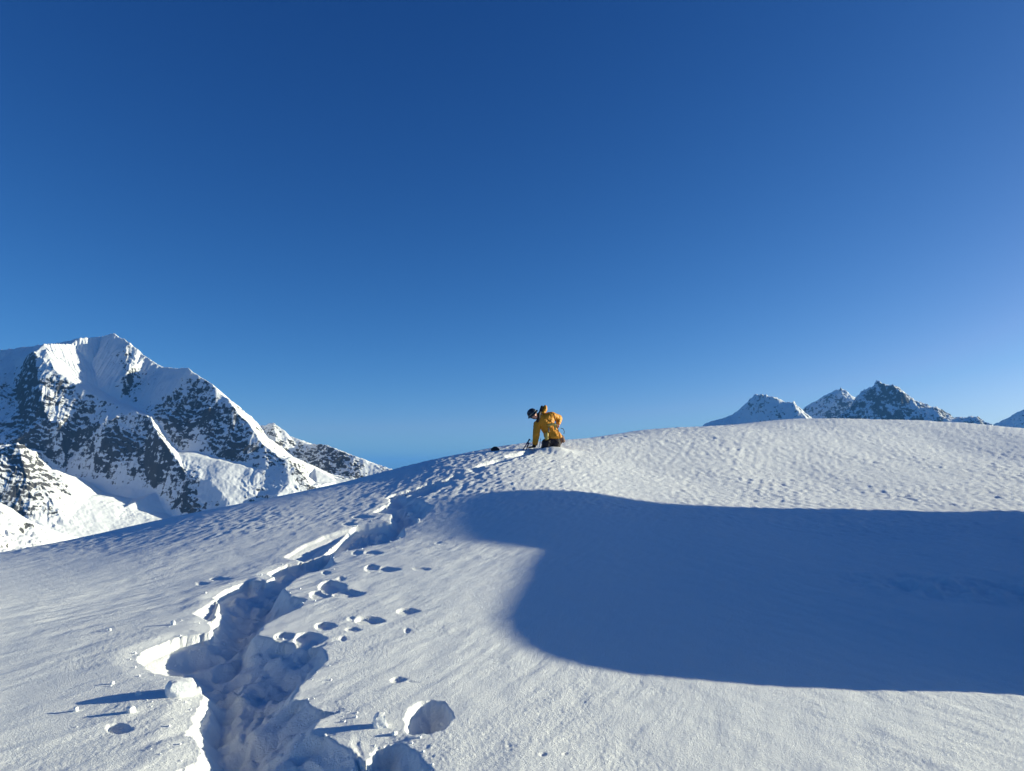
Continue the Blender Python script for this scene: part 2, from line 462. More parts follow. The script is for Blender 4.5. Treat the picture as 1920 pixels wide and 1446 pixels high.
    # snow pushed up in front of the climber's knees
    D -= 0.12 * np.exp(-((x - KNEE[0]) / 0.45) ** 2 - ((y - KNEE[1]) / 0.30) ** 2)
    return D

# ------------------------------------------------------------------ the snow hill as one sheet, finest where it is closest
def hill_axes():
    az_in = np.radians(np.linspace(-36.8, 36.8, 860))
    a_l = np.radians(np.linspace(-180, -37.1, 60))
    a_r = np.radians(np.linspace(37.1, 180, 60)[:-1])
    az = np.concatenate([a_l, az_in, a_r])
    r = np.concatenate([np.linspace(0.25, 2.2, 30)[:-1], np.exp(np.linspace(math.log(2.2), math.log(9.5), 510))[:-1],
                        np.exp(np.linspace(math.log(9.5), math.log(34), 280))[:-1], np.exp(np.linspace(math.log(34), math.log(170), 40))])
    return az, r
_az, _r = hill_axes()
_A, _R = np.meshgrid(_az, _r)
GX, GYY = np.sin(_A) * _R, np.cos(_A) * _R
GZ = base_z(GX, GYY)
_sel = (np.abs(_A) < math.radians(50)) & (_R > 1.2) & (_R < 40)
_mr = np.zeros_like(GX); _mr[_sel] = micro_relief(GX[_sel], GYY[_sel])
_td = np.zeros_like(GX); _td[_sel] = tracks(GX[_sel], GYY[_sel])
_keep = np.maximum(1 - sstep(0.02, 0.12, _td), sstep(13.0, 15.0, GYY))
GZ = GZ + _mr * (0.35 + 0.65 * _keep) - _td
ground = link_mesh('ground', grid_mesh('ground', GX, GYY, GZ, closed=True), M_SNOW)
structure(ground, 'wind rippled snow hill with a deep wading trench')

# ------------------------------------------------------------------ unseen snow ridge, added with an outline worked out to throw the big shadow
SD = np.array([math.sin(SUN_AZ), math.cos(SUN_AZ)])
EDGE = [(1990,1310),(1900,1297),(1700,1296),(1500,1290),(1300,1275),(1150,1257),(1050,1238),(985,1215),(945,1185),(930,1160),(935,1130),
        (960,1090),(985,1050),(1005,1030),(950,1020),(870,1010),(780,990),(740,960)]
_e = np.array([ground_at(u, v) for u, v in EDGE])
_es = -_e[:, 0] * SD[1] + _e[:, 1] * SD[0]
_et = _e[:, 0] * SD[0] + _e[:, 1] * SD[1]
_es = np.r_[3.55, 3.9, _es, 13.05]; _et = np.r_[9.5, 6.0, _et, 0.6]; _ez = np.r_[.1, .12, _e[:, 2], .9]
TS = math.tan(SUN_EL)
ss = np.concatenate([np.linspace(2.6, 12.9, 150), np.linspace(12.93, 13.75, 150), np.linspace(13.8, 15.2, 10)])
Lt = np.interp(ss, _es, _et); Lz = np.interp(ss, _es, _ez)
tc = np.full(len(ss), 10.0)
for _ in range(30):
    h = Lz + (tc - Lt) * TS
    cx = tc * SD[0] - ss * SD[1]; cy = tc * SD[1] + ss * SD[0]
    need = 0.70 * cy + 0.9 + np.maximum(h - 0.3, 0) / 0.85
    tc = tc + 0.6 * (need - cx)
tc = np.interp(ss, np.linspace(2.6, 15.2, 60), np.convolve(np.pad(np.interp(np.linspace(2.6, 15.2, 60), ss, tc), 4, 'edge'), np.ones(9) / 9, 'valid'))
h = Lz + (tc - Lt) * TS
h = h - 3.2 * sstep(4.0, 2.9, ss) - 6.5 * np.clip((ss - 12.95) / 0.8, 0, 1)
tt = np.concatenate([np.linspace(-7, -0.4, 40), np.linspace(-0.35, 0.35, 9), np.linspace(0.4, 9, 40)])
SS, TT = np.meshgrid(ss, tt, indexing='ij')
RZ = h[:, None] - 0.80 * (np.sqrt(TT ** 2 + 0.09) - 0.3) * np.where(TT < 0, 1, 0.75)
_end = sstep(12.6, 13.0, SS)                           # far end roughened to fray the shadow's edge
_reach = np.interp(RZ, [1.2, 2.25, 2.95, 3.3, 3.75, 4.05, 4.3], [12.7, 12.75, 13.35, 13.4, 13.2, 13.9, 14.7])   # top drawn out to carry the shadow's upper corner
SS = np.where(SS > 12.6, 12.6 + (SS - 12.6) * (_reach - 12.6) / 0.75, SS)
SS = SS + _end * (0.16 * noise2(RZ / 0.06, TT / 3.0) + 0.16 * noise2(RZ / 0.22 + 7, TT / 3.0) + 0.14 * noise2(RZ / 0.5 + 3, TT / 3.0))
RX = (tc[:, None] + TT) * SD[0] - SS * SD[1]; RY = (tc[:, None] + TT) * SD[1] + SS * SD[0]
RZ = RZ + 0.10 * fbm(RX / 1.3, RY / 1.3, 4) * sstep(0.1, 1.2, np.abs(TT))
ridge = link_mesh('shadow_ridge', grid_mesh('shadow_ridge', RX, RY, RZ), M_SNOW)
structure(ridge, 'unseen steep snow ridge shaped to cast the big shadow')

# ------------------------------------------------------------------ mountains
from mathutils.geometry import delaunay_2d_cdt

def terrain_from_points(name, PTS, RIDGES, u0, u1, ncol, ys, mat, amp, flute, seed, rug=1.0, label=None, squash=None):
    """PTS: name -> (column, row, metres, rock 0..1, flutes 0..1); RIDGES: breaklines; facets between them carry gullies and crags"""
    if squash:                                        # true steepness of the faces
        PTS = {k: (p[0], p[1], squash[0] + (p[2] - squash[0]) * squash[1]) + tuple(p[3:]) for k, p in PTS.items()}
    names = list(PTS)
    W = np.array([at(*PTS[k][:3]) for k in names])
    rk = np.array([PTS[k][3] for k in names]); fl = np.array([PTS[k][4] for k in names])
    idx = {k: i for i, k in enumerate(names)}
    ed = []
    for line in RIDGES:
        ks = line.split()
        ed += [(idx[a], idx[b]) for a, b in zip(ks[:-1], ks[1:])]
    vo, eo, fo, ov, oe, of = delaunay_2d_cdt([Vector((p[0], p[1])) for p in W], ed, [], 0, 1e-3)
    V = np.array([[v.x, v.y] for v in vo])
    att = np.zeros((len(V), 3))
    for i, src in enumerate(ov):
        if src:
            att[i] = (W[src[0], 2], rk[src[0]], fl[src[0]])
        else:                                         # where two breaklines cross
            d = ((W[:, :2] - V[i]) ** 2).sum(1); j = np.argsort(d)[:3]; w = 1 / (d[j] + 1)
            att[i] = ((W[j, 2] * w).sum() / w.sum(), (rk[j] * w).sum() / w.sum(), (fl[j] * w).sum() / w.sum())
    us = np.linspace(u0, u1, ncol)
    U, Yg = np.meshgrid(us, ys)
    # same eye-level fan of directions as the photo's columns
    X = (U - CX) / F_PX * math.cos(PITCH) * Yg
    wx = 1.0 * amp * fbm(X / (9 * amp) + seed, Yg / (9 * amp), 4) * 0.9
    wy = 1.0 * amp * fbm(X / (9 * amp) - seed, Yg / (9 * amp) + 31, 4) * 0.9
    xq, yq = X + wx, Yg + wy
    Z = np.full(X.shape, np.nan); RK = np.zeros(X.shape); FL = np.zeros(X.shape); FN = np.zeros(X.shape); RB = np.zeros(X.shape)
    for f in fo:
        a, b_, c = f[:3]
        A, B, C = V[a], V[b_], V[c]
        den = (B[1] - C[1]) * (A[0] - C[0]) + (C[0] - B[0]) * (A[1] - C[1])
        if abs(den) < 1e-6:
            continue
        bb = (xq >= min(A[0], B[0], C[0])) & (xq <= max(A[0], B[0], C[0])) & (yq >= min(A[1], B[1], C[1])) & (yq <= max(A[1], B[1], C[1]))
        xs, yy = xq[bb], yq[bb]
        l0 = ((B[1] - C[1]) * (xs - C[0]) + (C[0] - B[0]) * (yy - C[1])) / den
        l1 = ((C[1] - A[1]) * (xs - C[0]) + (A[0] - C[0]) * (yy - C[1])) / den
        l2 = 1 - l0 - l1
        ok = (l0 >= -1e-6) & (l1 >= -1e-6) & (l2 >= -1e-6)
        v = l0[:, None] * att[a] + l1[:, None] * att[b_] + l2[:, None] * att[c]
        # gullies run down the facet
        G = np.linalg.solve(np.array([B - A, C - A]), np.array([att[b_, 0] - att[a, 0], att[c, 0] - att[a, 0]]))
        g = G / (np.linalg.norm(G) + 1e-9)
        steep = min(1.0, np.linalg.norm(G) / 0.8)
        ac = xs * -g[1] + yy * g[0]; al = xs * g[0] + yy * g[1]
        fn = (1 - 2.6 * np.abs(noise2(ac / flute, al / (flute * 14)))) * 0.6 + (1 - 2.6 * np.abs(noise2(ac / (flute * .45) + 7, al / (flute * 7)))) * 0.4
        big_rib = 1 - 2.4 * np.abs(noise2(ac / (flute * 3.2) + seed, al / (flute * 26)))
        bi = np.argwhere(bb.ravel())[:, 0][ok]
        Z.ravel()[bi] = v[ok, 0]; RK.ravel()[bi] = v[ok, 1]; FL.ravel()[bi] = v[ok, 2]; FN.ravel()[bi] = fn[ok] * steep; RB.ravel()[bi] = big_rib[ok] * steep * sstep(0.2, 0.45, v[ok, 1])
    Z = np.where(np.isnan(Z), np.nanmin(Z), Z)
    crag = (1 - 2.4 * np.abs(noise2(X / (7 * amp) + seed, Yg / (11 * amp)))) * 0.9 + (1 - 2.4 * np.abs(noise2(X / (3.1 * amp), Yg / (5 * amp) + seed))) * 0.5 \
        + fbm(X / (1.6 * amp), Yg / (2.4 * amp), 4, 0.55) * 0.45
    Z = Z + amp * rug * crag * (0.25 + 0.75 * RK) + FN * np.maximum(FL, 0.6 * RK) * flute * 0.55 + RB * FL * flute * 1.5
    # cliff bands: ledges a few storeys apart, broken and tilted
    for hh, k_ in ((flute * 1.6, 0.62), (flute * 0.6, 0.50)):
        q = (Z + 0.25 * X + 0.10 * Yg) / hh + 2.2 * fbm(X / (7 * hh) + seed, Yg / (7 * hh), 2) + 0.9 * fbm(X / (1.7 * hh), Yg / (1.7 * hh) + seed, 3, 0.6)
        fr = q - np.floor(q)
        step = sstep(0.30, 0.85, fr) - fr
        Z = Z + hh * k_ * step * sstep(0.15, 0.6, RK) * sstep(-.25, .25, noise2(X / (4 * hh) - seed, Yg / (4 * hh)))
    me = grid_mesh(name, X, Yg, Z)
    at_ = me.attributes.new('rock', 'FLOAT', 'POINT')
    at_.data.foreach_set('value', RK.ravel().astype(np.float32))
    o = link_mesh(name, me, mat)
    return structure(o, label)

M_MTN = mountain_material('alpine_face', 1.0)
M_FAR = mountain_material('far_alpine_face', 1.7, (0.036, 0.042, 0.055), (0.075, 0.073, 0.072))

big = dict(
    S0=(-140,640,6900,.2,.6),S1=(0,659,6700,.15,1),S2=(25,668,6600,.15,1),S3=(47,673,6500,.3,.8),J=(64,664,6150,.4,.5),J2=(82,647,6300,0,1),
    K1=(135,647,6600,0,1),K2=(155,635,6700,0,1),K3=(190,634,6900,0,1),S=(215,627,6840,.1,1),R1=(240,650,6690,.45,.8),R2=(272,672,6590,.3,.8),R3=(305,690,6490,.2,.6),
    A1=(100,693,6000,.2,.6),A2=(130,716,5970,.4,.4),A3=(165,737,5940,.4,.3),A4=(205,757,5890,.4,.2),A5=(250,772,5800,.4,.2),A6=(280,783,5720,.4,.2),
    O1=(150,705,6230,0,.8),O2=(185,730,6180,0,.5),O3=(225,752,6100,.1,.3),O4=(262,770,5950,.3,.2),
    V1=(172,688,6480,0,1),Q2=(235,712,6240,.45,.9),Q3=(240,742,6200,.55,.4),
    Bp=(352,691,6200,.05,.5),Bl=(330,693,6300,0,.9),Bm=(306,697,6400,.1,.9),B1=(328,730,6060,.3,.5),B2=(302,765,5920,.5,.4),B3=(287,782,5800,.5,.2),
    C1=(380,712,6150,.3,.3),C2=(405,728,6080,.3,.3),C3=(430,755,5970,.4,.2),C4=(455,787,5860,.5,.2),C5=(478,812,5770,.5,.2),C6=(492,835,5710,.4,.1),C7=(512,850,5670,.5,.1),
    C8=(541,864,5620,.6,.1),C9=(562,885,5560,.7,.1),C10=(578,915,5480,.7,.1),
    X1=(390,770,5880,.66,.3),X2=(350,800,5830,.75,.2),X3=(440,830,5690,.68,.2),
    T1=(332,846,5650,.3,0),T2=(368,847,5630,.2,0),T3=(412,860,5600,.5,0),T4=(455,872,5560,.4,0),T5=(500,884,5500,.4,0),T6=(542,908,5400,.3,0),T7=(520,930,5200,.1,0),
    E1=(336,852,5450,.15,.1),E2=(385,860,5480,.05,0),E3=(440,871,5490,.1,0),E4=(463,878,5500,.2,0),E5=(447,898,5340,.3,0),E6=(487,928,5260,.45,0),E7=(505,960,5160,.4,0),
    L1=(400,905,5200,.05,.2),L2=(430,945,5060,.15,.2),
    A7=(300,822,5450,.55,.2),A8=(325,855,5360,.6,.2),A9=(352,893,5250,.65,.2),A10=(348,930,5130,.7,.2),A11=(366,962,5000,.7,.2),A12=(385,1010,4750,.6,.1),
    N1=(72,722,5860,.5,.5),N2=(84,790,5560,.55,.4),N3=(80,850,5420,.6,.3),P1=(105,745,5840,.6,.6),P2=(112,800,5560,.5,.5),
    N4=(150,765,5820,.45,.4),N5=(140,812,5660,.5,.3),N6=(128,862,5540,.6,.2),P3=(190,800,5620,.5,.4),P4=(215,850,5540,.68,.3),N7=(255,830,5570,.62,.3),N8=(270,880,5440,.55,.3),
    G1=(30,745,6050,.5,.5),G2=(42,800,5640,.6,.3),G3=(0,735,6100,.45,.4),G4=(0,800,5650,.55,.3),G5=(20,835,5400,.6,.2),G6=(-140,740,6100,.4,.4),G7=(-140,840,5300,.5,.3),
    W1=(118,886,5440,.15,0),W2=(170,905,5400,.1,0),W3=(230,912,5350,.15,0),W4=(290,924,5270,.2,0),W5=(320,952,5120,.2,0),W6=(345,985,4980,.2,0),
    Z1=(195,925,5300,.0,0),Z2=(250,936,5220,.0,0),Z3=(310,962,5090,.0,0),Z4=(105,893,5330,.1,0),
    F0=(-140,850,4450,.4,.2),F9=(0,845,4520,0.6,.2),F1=(33,833,4560,0.5,.3),F2=(60,852,4620,0.55,.2),F3=(90,880,4700,0.5,.2),F4=(135,903,4770,0.35,.1),F5=(170,930,4820,.1,.1),F6=(230,954,4850,0.4,.1),F7=(297,976,4850,.2,.1),F8=(360,1010,4800,.2,.1),
    H0=(-140,1000,4050,.3,.2),H1=(0,965,4100,0.6,.3),H2=(60,975,4150,0.7,.4),H3=(120,985,4250,0.35,.2),H4=(200,1000,4380,.1,.1),H5=(290,1010,4450,.2,.1),
    Y1=(50,905,4380,0.66,.4),Y2=(95,940,4400,0.62,.3),
    D0=(455,812,7050,.45,.3),D1=(488,801,7000,.45,.3),D2=(513,796,7000,.5,.3),D3=(545,820,6950,.5,.3),D4=(578,834,6900,.4,.1),D5=(608,836,6780,.7,.1),D6=(640,848,6700,.7,.1),
    D7=(668,858,6640,.6,.1),D8=(690,867,6640,.2,.1),D9=(722,877,6620,.5,.1),D10=(755,886,6600,.5,.1),D11=(830,915,7000,.5,.1),
    d1=(560,880,6620,.6,.1),d2=(620,890,6440,.75,.1),d3=(680,900,6380,.7,.1),d4=(700,900,6400,.2,.1),d5=(520,850,6620,.6,.1),
    g1=(551,858,6000,.2,.1),g2=(590,878,5950,.1,.1),g3=(632,903,5880,.1,.1),g4=(592,905,5720,.1,.1),g5=(560,930,5600,.3,.1),
    b0=(-200,1120,3700,.2,0),b1=(150,1060,3700,.2,0),b2=(400,1080,4300,.2,0),b3=(620,1040,5000,.2,0),b4=(860,1000,5600,.2,0),b5=(860,960,7300,.2,0),b6=(860,930,8300,.2,0),
    b7=(400,860,8300,.2,0),b8=(100,760,8300,.2,0),b9=(-200,760,8300,.2,0),c0=(-200,1000,4100,.3,0),c1=(-200,760,6200,.4,0),c2=(-200,645,7000,.3,.3))
big_lines = [
    'S0 S1 S2 S3 J J2 K1 K2 K3 S R1 R2 R3 Bm Bl Bp C1 C2 C3 C4 C5 C6 C7 C8 C9 C10', 'J A1 A2 A3 A4 A5 A6 A7 A8 A9 A10 A11 A12',
    'A1 O1 O2 O3 O4 A6', 'K3 V1 O2', 'R1 Q2 Q3 O3', 'Bp B1 B2 B3 A6', 'T1 T2 T3 T4 T5 T6 T7', 'E1 E2 E3 E4 E5 E6 E7', 'A8 E1',
    'J N1 N2 N3', 'A1 P1 P2 W1', 'A3 N4 N5 N6', 'A5 N7 N8', 'W1 W2 W3 W4 W5 W6', 'F0 F9 F1 F2 F3 F4 F5 F6 F7 F8',
    'D0 D1 D2 D3 D4 D5 D6 D7 D8 D9 D10 D11', 'g1 g2 g3', 'g2 g4', 'S2 G1 G2 G5']
ys_big = np.concatenate([np.linspace(4400, 4800, 36)[:-1], np.linspace(4800, 6680, 520)[:-1], np.linspace(6680, 7500, 40)])
terrain_from_points('mountain', big, big_lines, -130, 800, 620, ys_big, M_MTN, 17.0, 29.0, 3.7, rug=0.5, squash=(5900, 0.68), label='tall fluted snow and rock mountain')

near = dict(
    a=(-140,900,2380,.05,.1),b=(0,944,2480,.05,.1),c=(30,958,2500,.05,.1),d=(62,980,2530,.1,.1),e=(100,996,2570,.2,.1),f=(143,1009,2620,.2,.1),g=(190,1040,2680,.3,.1),
    h=(0,962,2430,.55,.1),i=(60,992,2470,.7,.1),j=(110,1012,2520,.3,.1),k=(0,1035,2250,.45,.1),l=(90,1045,2330,.35,.1),m=(180,1080,2350,.3,.1),
    n=(-140,1150,2000,.4,.1),o=(240,1150,2100,.4,.1),p=(260,1100,2750,.3,.1),q=(260,1050,3000,.3,.1),r=(-140,980,3000,.3,.1),s=(20,1010,3000,.3,.1))
terrain_from_points('mountain', near, ['a b c d e f g'], -130, 230, 200, np.linspace(2080, 2950, 150), M_MTN, 9.0, 18.0, 9.1, rug=0.8, label='sunlit snowy spur with brown rocks')

def far_range(sky_pts, dist, foot_row, spurs, seed, label, rocky=.55, snow_at=(), rug=2.0, jag=1.0):
    P = {}; lines = []
    rj = np.random.RandomState(int(seed * 10)); dense = []
    for (ua, va), (ub, vb) in zip(sky_pts[:-1], sky_pts[1:]):      # broken crest between the main points
        n_ = max(1, int((ub - ua) / 4.5))
        for k in range(n_):
            f = k / n_; dense.append((ua + (ub - ua) * f, va + (vb - va) * f + (rj.uniform(-1.2, 1.0) * jag if k else 0)))
    sky_pts = dense + [sky_pts[-1]]
    ks = []
    u0, u1 = sky_pts[0][0], sky_pts[-1][0]
    lean = lambda u: 1 - 0.00020 * (u - u0)           # the range swings towards us on its sunny end
    for i, (u, v) in enumerate(sky_pts):
        k = 's%d' % i
        P[k] = (u, v, dist * lean(u) * (1 + 0.006 * math.sin(i * 1.7 + seed)), rocky if not any(a <= u <= b for a, b in snow_at) else .28, .5); ks.append(k)
    lines.append(' '.join(ks))
    for i, u in enumerate(np.linspace(u0 - 40, u1 + 40, 9)):
        P['f%d' % i] = (u, foot_row + 14 * (i % 2), dist * lean(u) * 0.962, rocky, .4)
        P['b%d' % i] = (u, foot_row, dist * lean(u) * 1.06, rocky, .2)
    for n_, sp in enumerate(spurs):
        line = []
        for j, (u, v, dy) in enumerate(sp):
            k = 'p%d_%d' % (n_, j); P[k] = (u, v, dist * lean(u) * (1 - (1 - dy) * .60), rocky * .9, .5); line.append(k)
        lines.append(' '.join(line))
    terrain_from_points('mountain', P, lines, u0 - 25, u1 + 25, int((u1 - u0 + 50) * 0.65), np.linspace(dist * lean(u1) * .965, dist * 1.03, 150), M_FAR, dist * 0.0014, dist * .0030, seed, rug, label)

far_range([(1305,815),(1324,795),(1345,790),(1370,782),(1390,771),(1405,753),(1418,743),(1440,746),(1460,752),(1476,762),(1482,765),(1488,757),(1497,766),(1512,782),(1530,796),(1550,805)], 15000, 815,
          [[(1430,752,.985),(1425,780,.965),(1420,800,.95)],[(1487,760,.985),(1500,780,.97),(1515,795,.955)],[(1465,780,.965),(1480,800,.95)]], 1.3, 'pale rounded snow peak behind the hill crest', .40, ((1300,1400),))
far_range([(1480,800),(1505,774),(1530,757),(1545,748),(1560,741),(1576,732),(1584,739),(1600,747),(1615,752),(1640,775),(1660,800)], 17500, 815,
          [[(1575,740,.985),(1560,765,.965),(1540,795,.95)],[(1590,755,.97),(1600,790,.955)]], 4.1, 'snow cone between the two rocky peaks', .52, ((1580,1640),), jag=1.6)
far_range([(1580,800),(1592,770),(1605,749),(1614,744),(1625,733),(1634,738),(1640,727),(1644,718),(1651,722),(1662,729),(1672,726),(1684,730),(1692,744),(1705,750),(1718,757),(1735,762),(1750,769),(1756,767),(1770,779),(1790,791),(1800,788),(1818,789),(1831,786),(1842,797),(1860,806)], 13500, 815,
          [[(1636,734,.985),(1650,752,.97),(1668,775,.955),(1690,800,.945)],[(1640,760,.972),(1655,790,.955)],[(1708,752,.985),(1722,770,.97),(1738,795,.95)],[(1686,735,.98),(1690,770,.965),(1700,795,.95)],[(1755,769,.985),(1768,790,.965)]], 7.7, 'jagged dark rock peak with a pointed summit', .60, jag=3.2)
far_range([(1855,806),(1872,797),(1885,793),(1900,783),(1917,774),(1935,768),(1960,785),(1990,800),(2010,810)], 19000, 822,
          [[(1915,778,.98),(1905,800,.96)]], 5.9, 'grey peak at the picture edge', .5)

# valley floor far below, out to the horizon; dark rock colour stands in for shade
_va = np.linspace(0, 2 * np.pi, 96, endpoint=False); _vr = np.array([150, 600, 1500, 3000, 6000, 12000, 25000, 60000, 110000.])
_VA, _VR = np.meshgrid(_va, _vr)
_VZ = -60 - 1150 * sstep(150, 3500, _VR) + 120 * noise2(np.sin(_VA) * _VR / 2500, np.cos(_VA) * _VR / 2500)
valley = link_mesh('terrain', grid_mesh('terrain', np.sin(_VA) * _VR, np.cos(_VA) * _VR, _VZ, closed=True), M_MTN)
_vat = valley.data.attributes.new('rock', 'FLOAT', 'POINT'); _vat.data.foreach_set('value', np.full(len(valley.data.vertices), 1.6, np.float32))
structure(valley, 'valley floor in dark rock colour in place of shade')

# ------------------------------------------------------------------ loose things on the snow
def snow_z(x, y):
    """height of the finished snow sheet"""
    i = int(np.argmin(np.abs(_r - math.hypot(x, y)))); j = int(np.argmin(np.abs(_az - math.atan2(x, y))))
    return float(GZ[i, j])

def lump_mesh(name, size, seed, cubic=0.6, rough=0.16, cuts=14):
    """a broken lump: between a ball and a block, with chipped faces"""
    rng = np.random.RandomState(seed)
    bm = bmesh.new()
    bmesh.ops.create_cube(bm, size=2.0)
    bmesh.ops.subdivide_edges(bm, edges=bm.edges[:], cuts=cuts, use_grid_fill=True)
    co = np.array([v.co[:] for v in bm.verts])
    ball = co / np.linalg.norm(co, axis=1)[:, None]
    p = ball * (1 - cubic) + co * cubic * 0.9
    o = rng.rand(3) * 50
    n = fbm(p[:, 0] * 1.3 + o[0] + p[:, 2], p[:, 1] * 1.3 + o[1] - p[:, 2], 4, 0.6) + 0.5 * fbm(p[:, 2] * 2.1 + o[2], p[:, 0] * 2.1 - p[:, 1], 3)
    p = p * (1 + rough * n)[:, None]
    for _ in range(3):                                # chipped-off sides
        d = rng.randn(3); d[2] = abs(d[2]) * .6; d /= np.linalg.norm(d)
        h = p @ d; k = 0.72 + 0.12 * rng.rand()
        p = p - np.clip(h - k, 0, None)[:, None] * d * 0.85
    p = p * np.array(size) / 2
    for v, q in zip(bm.verts, p):
        v.co = q
    me = bpy.data.meshes.new(name); bm.to_mesh(me); bm.free()
    me.polygons.foreach_set('use_smooth', np.ones(len(me.polygons), bool))
    return me

M_CHUNK = snow_material('snow_chunk', 0.7)
CHUNKS = [  # column, row of the foot, width and height in photo pixels, turn, blockiness, label
    (338, 1299, 56, 34, 0.5, .45, 'largest snow lump, domed, on the lip between trench and scooped alcove'),
    (712, 1361, 30, 30, 0.3, .85, 'upright cube of bright snow between the trench and the round hole'),
    (246, 1336, 17, 14, 0.9, .5, 'small snow lump with a short shadow below the domed lump'),
    (142, 1333, 10, 10, 0.2, .4, 'tiny snow crumb near the picture edge, level with a small lump'),
    (325, 1171, 9, 11, 1.2, .4, 'little snow ball casting a long thin shadow above the scooped alcove'),
    (259, 1304, 10, 9, 0.4, .4, 'snow crumb lying in the long shadow of the domed lump'),
    (211, 1283, 7, 7, 0.7, .4, 'tiny snow crumb on the crust above the longest lump shadow'),
    (206, 1183, 6, 6, 0.1, .4, 'tiny snow crumb at the tip of a long thin shadow'),
    (752, 1452, 40, 40, 0.6, .45, 'rough snow lump inside the dark hollow at the bottom picture edge'),
    (739, 1374, 11, 9, 1.0, .5, 'small crumb of snow beside the round hole'),
    (785, 982, 6, 9, 0.3, .5, 'small snow piece at the edge of the big shadow by the trench bend'),
    (770, 952, 14, 9, 0.8, .6, 'broken snow block on the trench bend'),
]
for i, (u, v, w, h_, rz, cub, lab) in enumerate(CHUNKS):
    g = ground_at(u, v)
    k = g[1] / F_PX
    me = lump_mesh('snow_lump', (w * k * .95, w * k * 0.85, h_ * k), 11 + i, cub, 0.11, 10 if w > 20 else 5)
    o = link_mesh('snow_lump', me, M_CHUNK)
    o.location = (g[0], g[1], snow_z(g[0], g[1]) + h_ * k * 0.24)
    o.rotation_euler = (0.12 * math.sin(i * 3), 0.1 * math.cos(i * 5), rz)
    thing(o, lab, 'snow lump', 'loose snow lumps')

# crumbs broken off along the trench rim and round the lumps: too many and too small to count
_rc = np.random.RandomState(21)
_cv, _cf = [], []
def _crumb(x, y, r):
    z = snow_z(x, y); b0 = len(_cv)
    ring = [(math.cos(a_) * r * _rc.uniform(.7, 1.2), math.sin(a_) * r * _rc.uniform(.7, 1.2)) for a_ in np.linspace(0, 2 * math.pi, 6)[:-1]]
    _cv.extend([(x + a_, y + b_, z - r * .3) for a_, b_ in ring]); _cv.extend([(x + a_ * .7, y + b_ * .7, z + r * _rc.uniform(.5, 1.0)) for a_, b_ in ring])
    for k in range(5):
        _cf.append((b0 + k, b0 + (k + 1) % 5, b0 + 5 + (k + 1) % 5, b0 + 5 + k))
    _cf.append(tuple(b0 + 5 + k for k in range(5)))
_tp = px_poly(TRENCH)
for k in range(2, len(_tp) - 2):
    for _ in range(5):
        f_ = _rc.rand(); q_ = _tp[k] * f_ + _tp[k + 1] * (1 - f_)
        if 2.5 < q_[1] < 13:
            _crumb(q_[0] + _rc.normal() * .09, q_[1] + _rc.normal() * .10, (0.002 + 0.008 * _rc.rand() ** 4) * (1 + .06 * q_[1]))
for u, v, w, *_x in CHUNKS[:10] + [(640, 1110, 30), (660, 1165, 30), (700, 1070, 30), (1040, 1415, 30), (580, 1200, 30)]:
    g = ground_at(u, v)
    for _ in range(9):
        _crumb(g[0] + _rc.normal() * .10, g[1] + _rc.normal() * .12, 0.002 + 0.007 * _rc.rand() ** 4)
me = bpy.data.meshes.new('snow_debris'); me.from_pydata(_cv, [], _cf)
o = link_mesh('snow_debris', me, M_CHUNK); o['kind'] = 'stuff'; o['label'] = 'crumbs of broken crust along the trench rim'

M_ROCK = plain('dark_rock', (0.035, 0.035, 0.04), 0.8, 0.01, 14)
g = ground_at(928, 846)
o = link_mesh('rock', lump_mesh('rock', (.24, .20, .19), 8, .15, .3, 10), M_ROCK)
o.location = (g[0], g[1] + .1, snow_z(g[0], g[1] + .1) + 0.0); o.rotation_euler = (0, -.3, .3)
thing(o, 'small dark rock breaking the snow skyline beside the kneeling climber', 'rock')
g = ground_at(763, 925)
o = link_mesh('rock', lump_mesh('rock', (.07, .06, .05), 6, .4, .25, 5), M_ROCK)
o.location = (g[0], g[1], snow_z(g[0], g[1]) + .02)
thing(o, 'tiny black stone lying in the upper bend of the trench', 'stone')

# ------------------------------------------------------------------ the climber
P0 = ground_at(1006, 842)
KP = P0[1] / F_PX / math.cos(math.atan((842 - CY) / F_PX) - PITCH)
def body_pt(cx, cy, dy=0.0):
    """enlarged-crop coordinates (14.46 per photo pixel, origin 960, 750) -> metres from the climber's foot point"""
    return Vector((((960 + cx / 14.46) - 1006) * KP, dy, (842 - (750 + cy / 14.46)) * KP))

def hull(bm, spheres, seg=10):
    """tapered limb: hull over a chain of balls (centre, radius or (rx, ry, rz))"""
    for (p0, r0), (p1, r1) in zip(spheres[:-1], spheres[1:]):
        vs_ = []
        for p, r in ((p0, r0), (p1, r1)):
            r = r if isinstance(r, tuple) else (r, r, r)
            for i in range(seg):
                for j in range(1, 6):
                    a = 2 * math.pi * i / seg; e = math.pi * (j / 6 - .5)
                    vs_.append(bm.verts.new((p[0] + r[0] * math.cos(a) * math.cos(e), p[1] + r[1] * math.sin(a) * math.cos(e), p[2] + r[2] * math.sin(e))))
            vs_.append(bm.verts.new((p[0], p[1], p[2] + r[2]))); vs_.append(bm.verts.new((p[0], p[1], p[2] - r[2])))
        res = bmesh.ops.convex_hull(bm, input=vs_)
        junk = [e for e in res['geom_interior'] if isinstance(e, bmesh.types.BMVert)]
        bmesh.ops.delete(bm, geom=junk, context='VERTS')

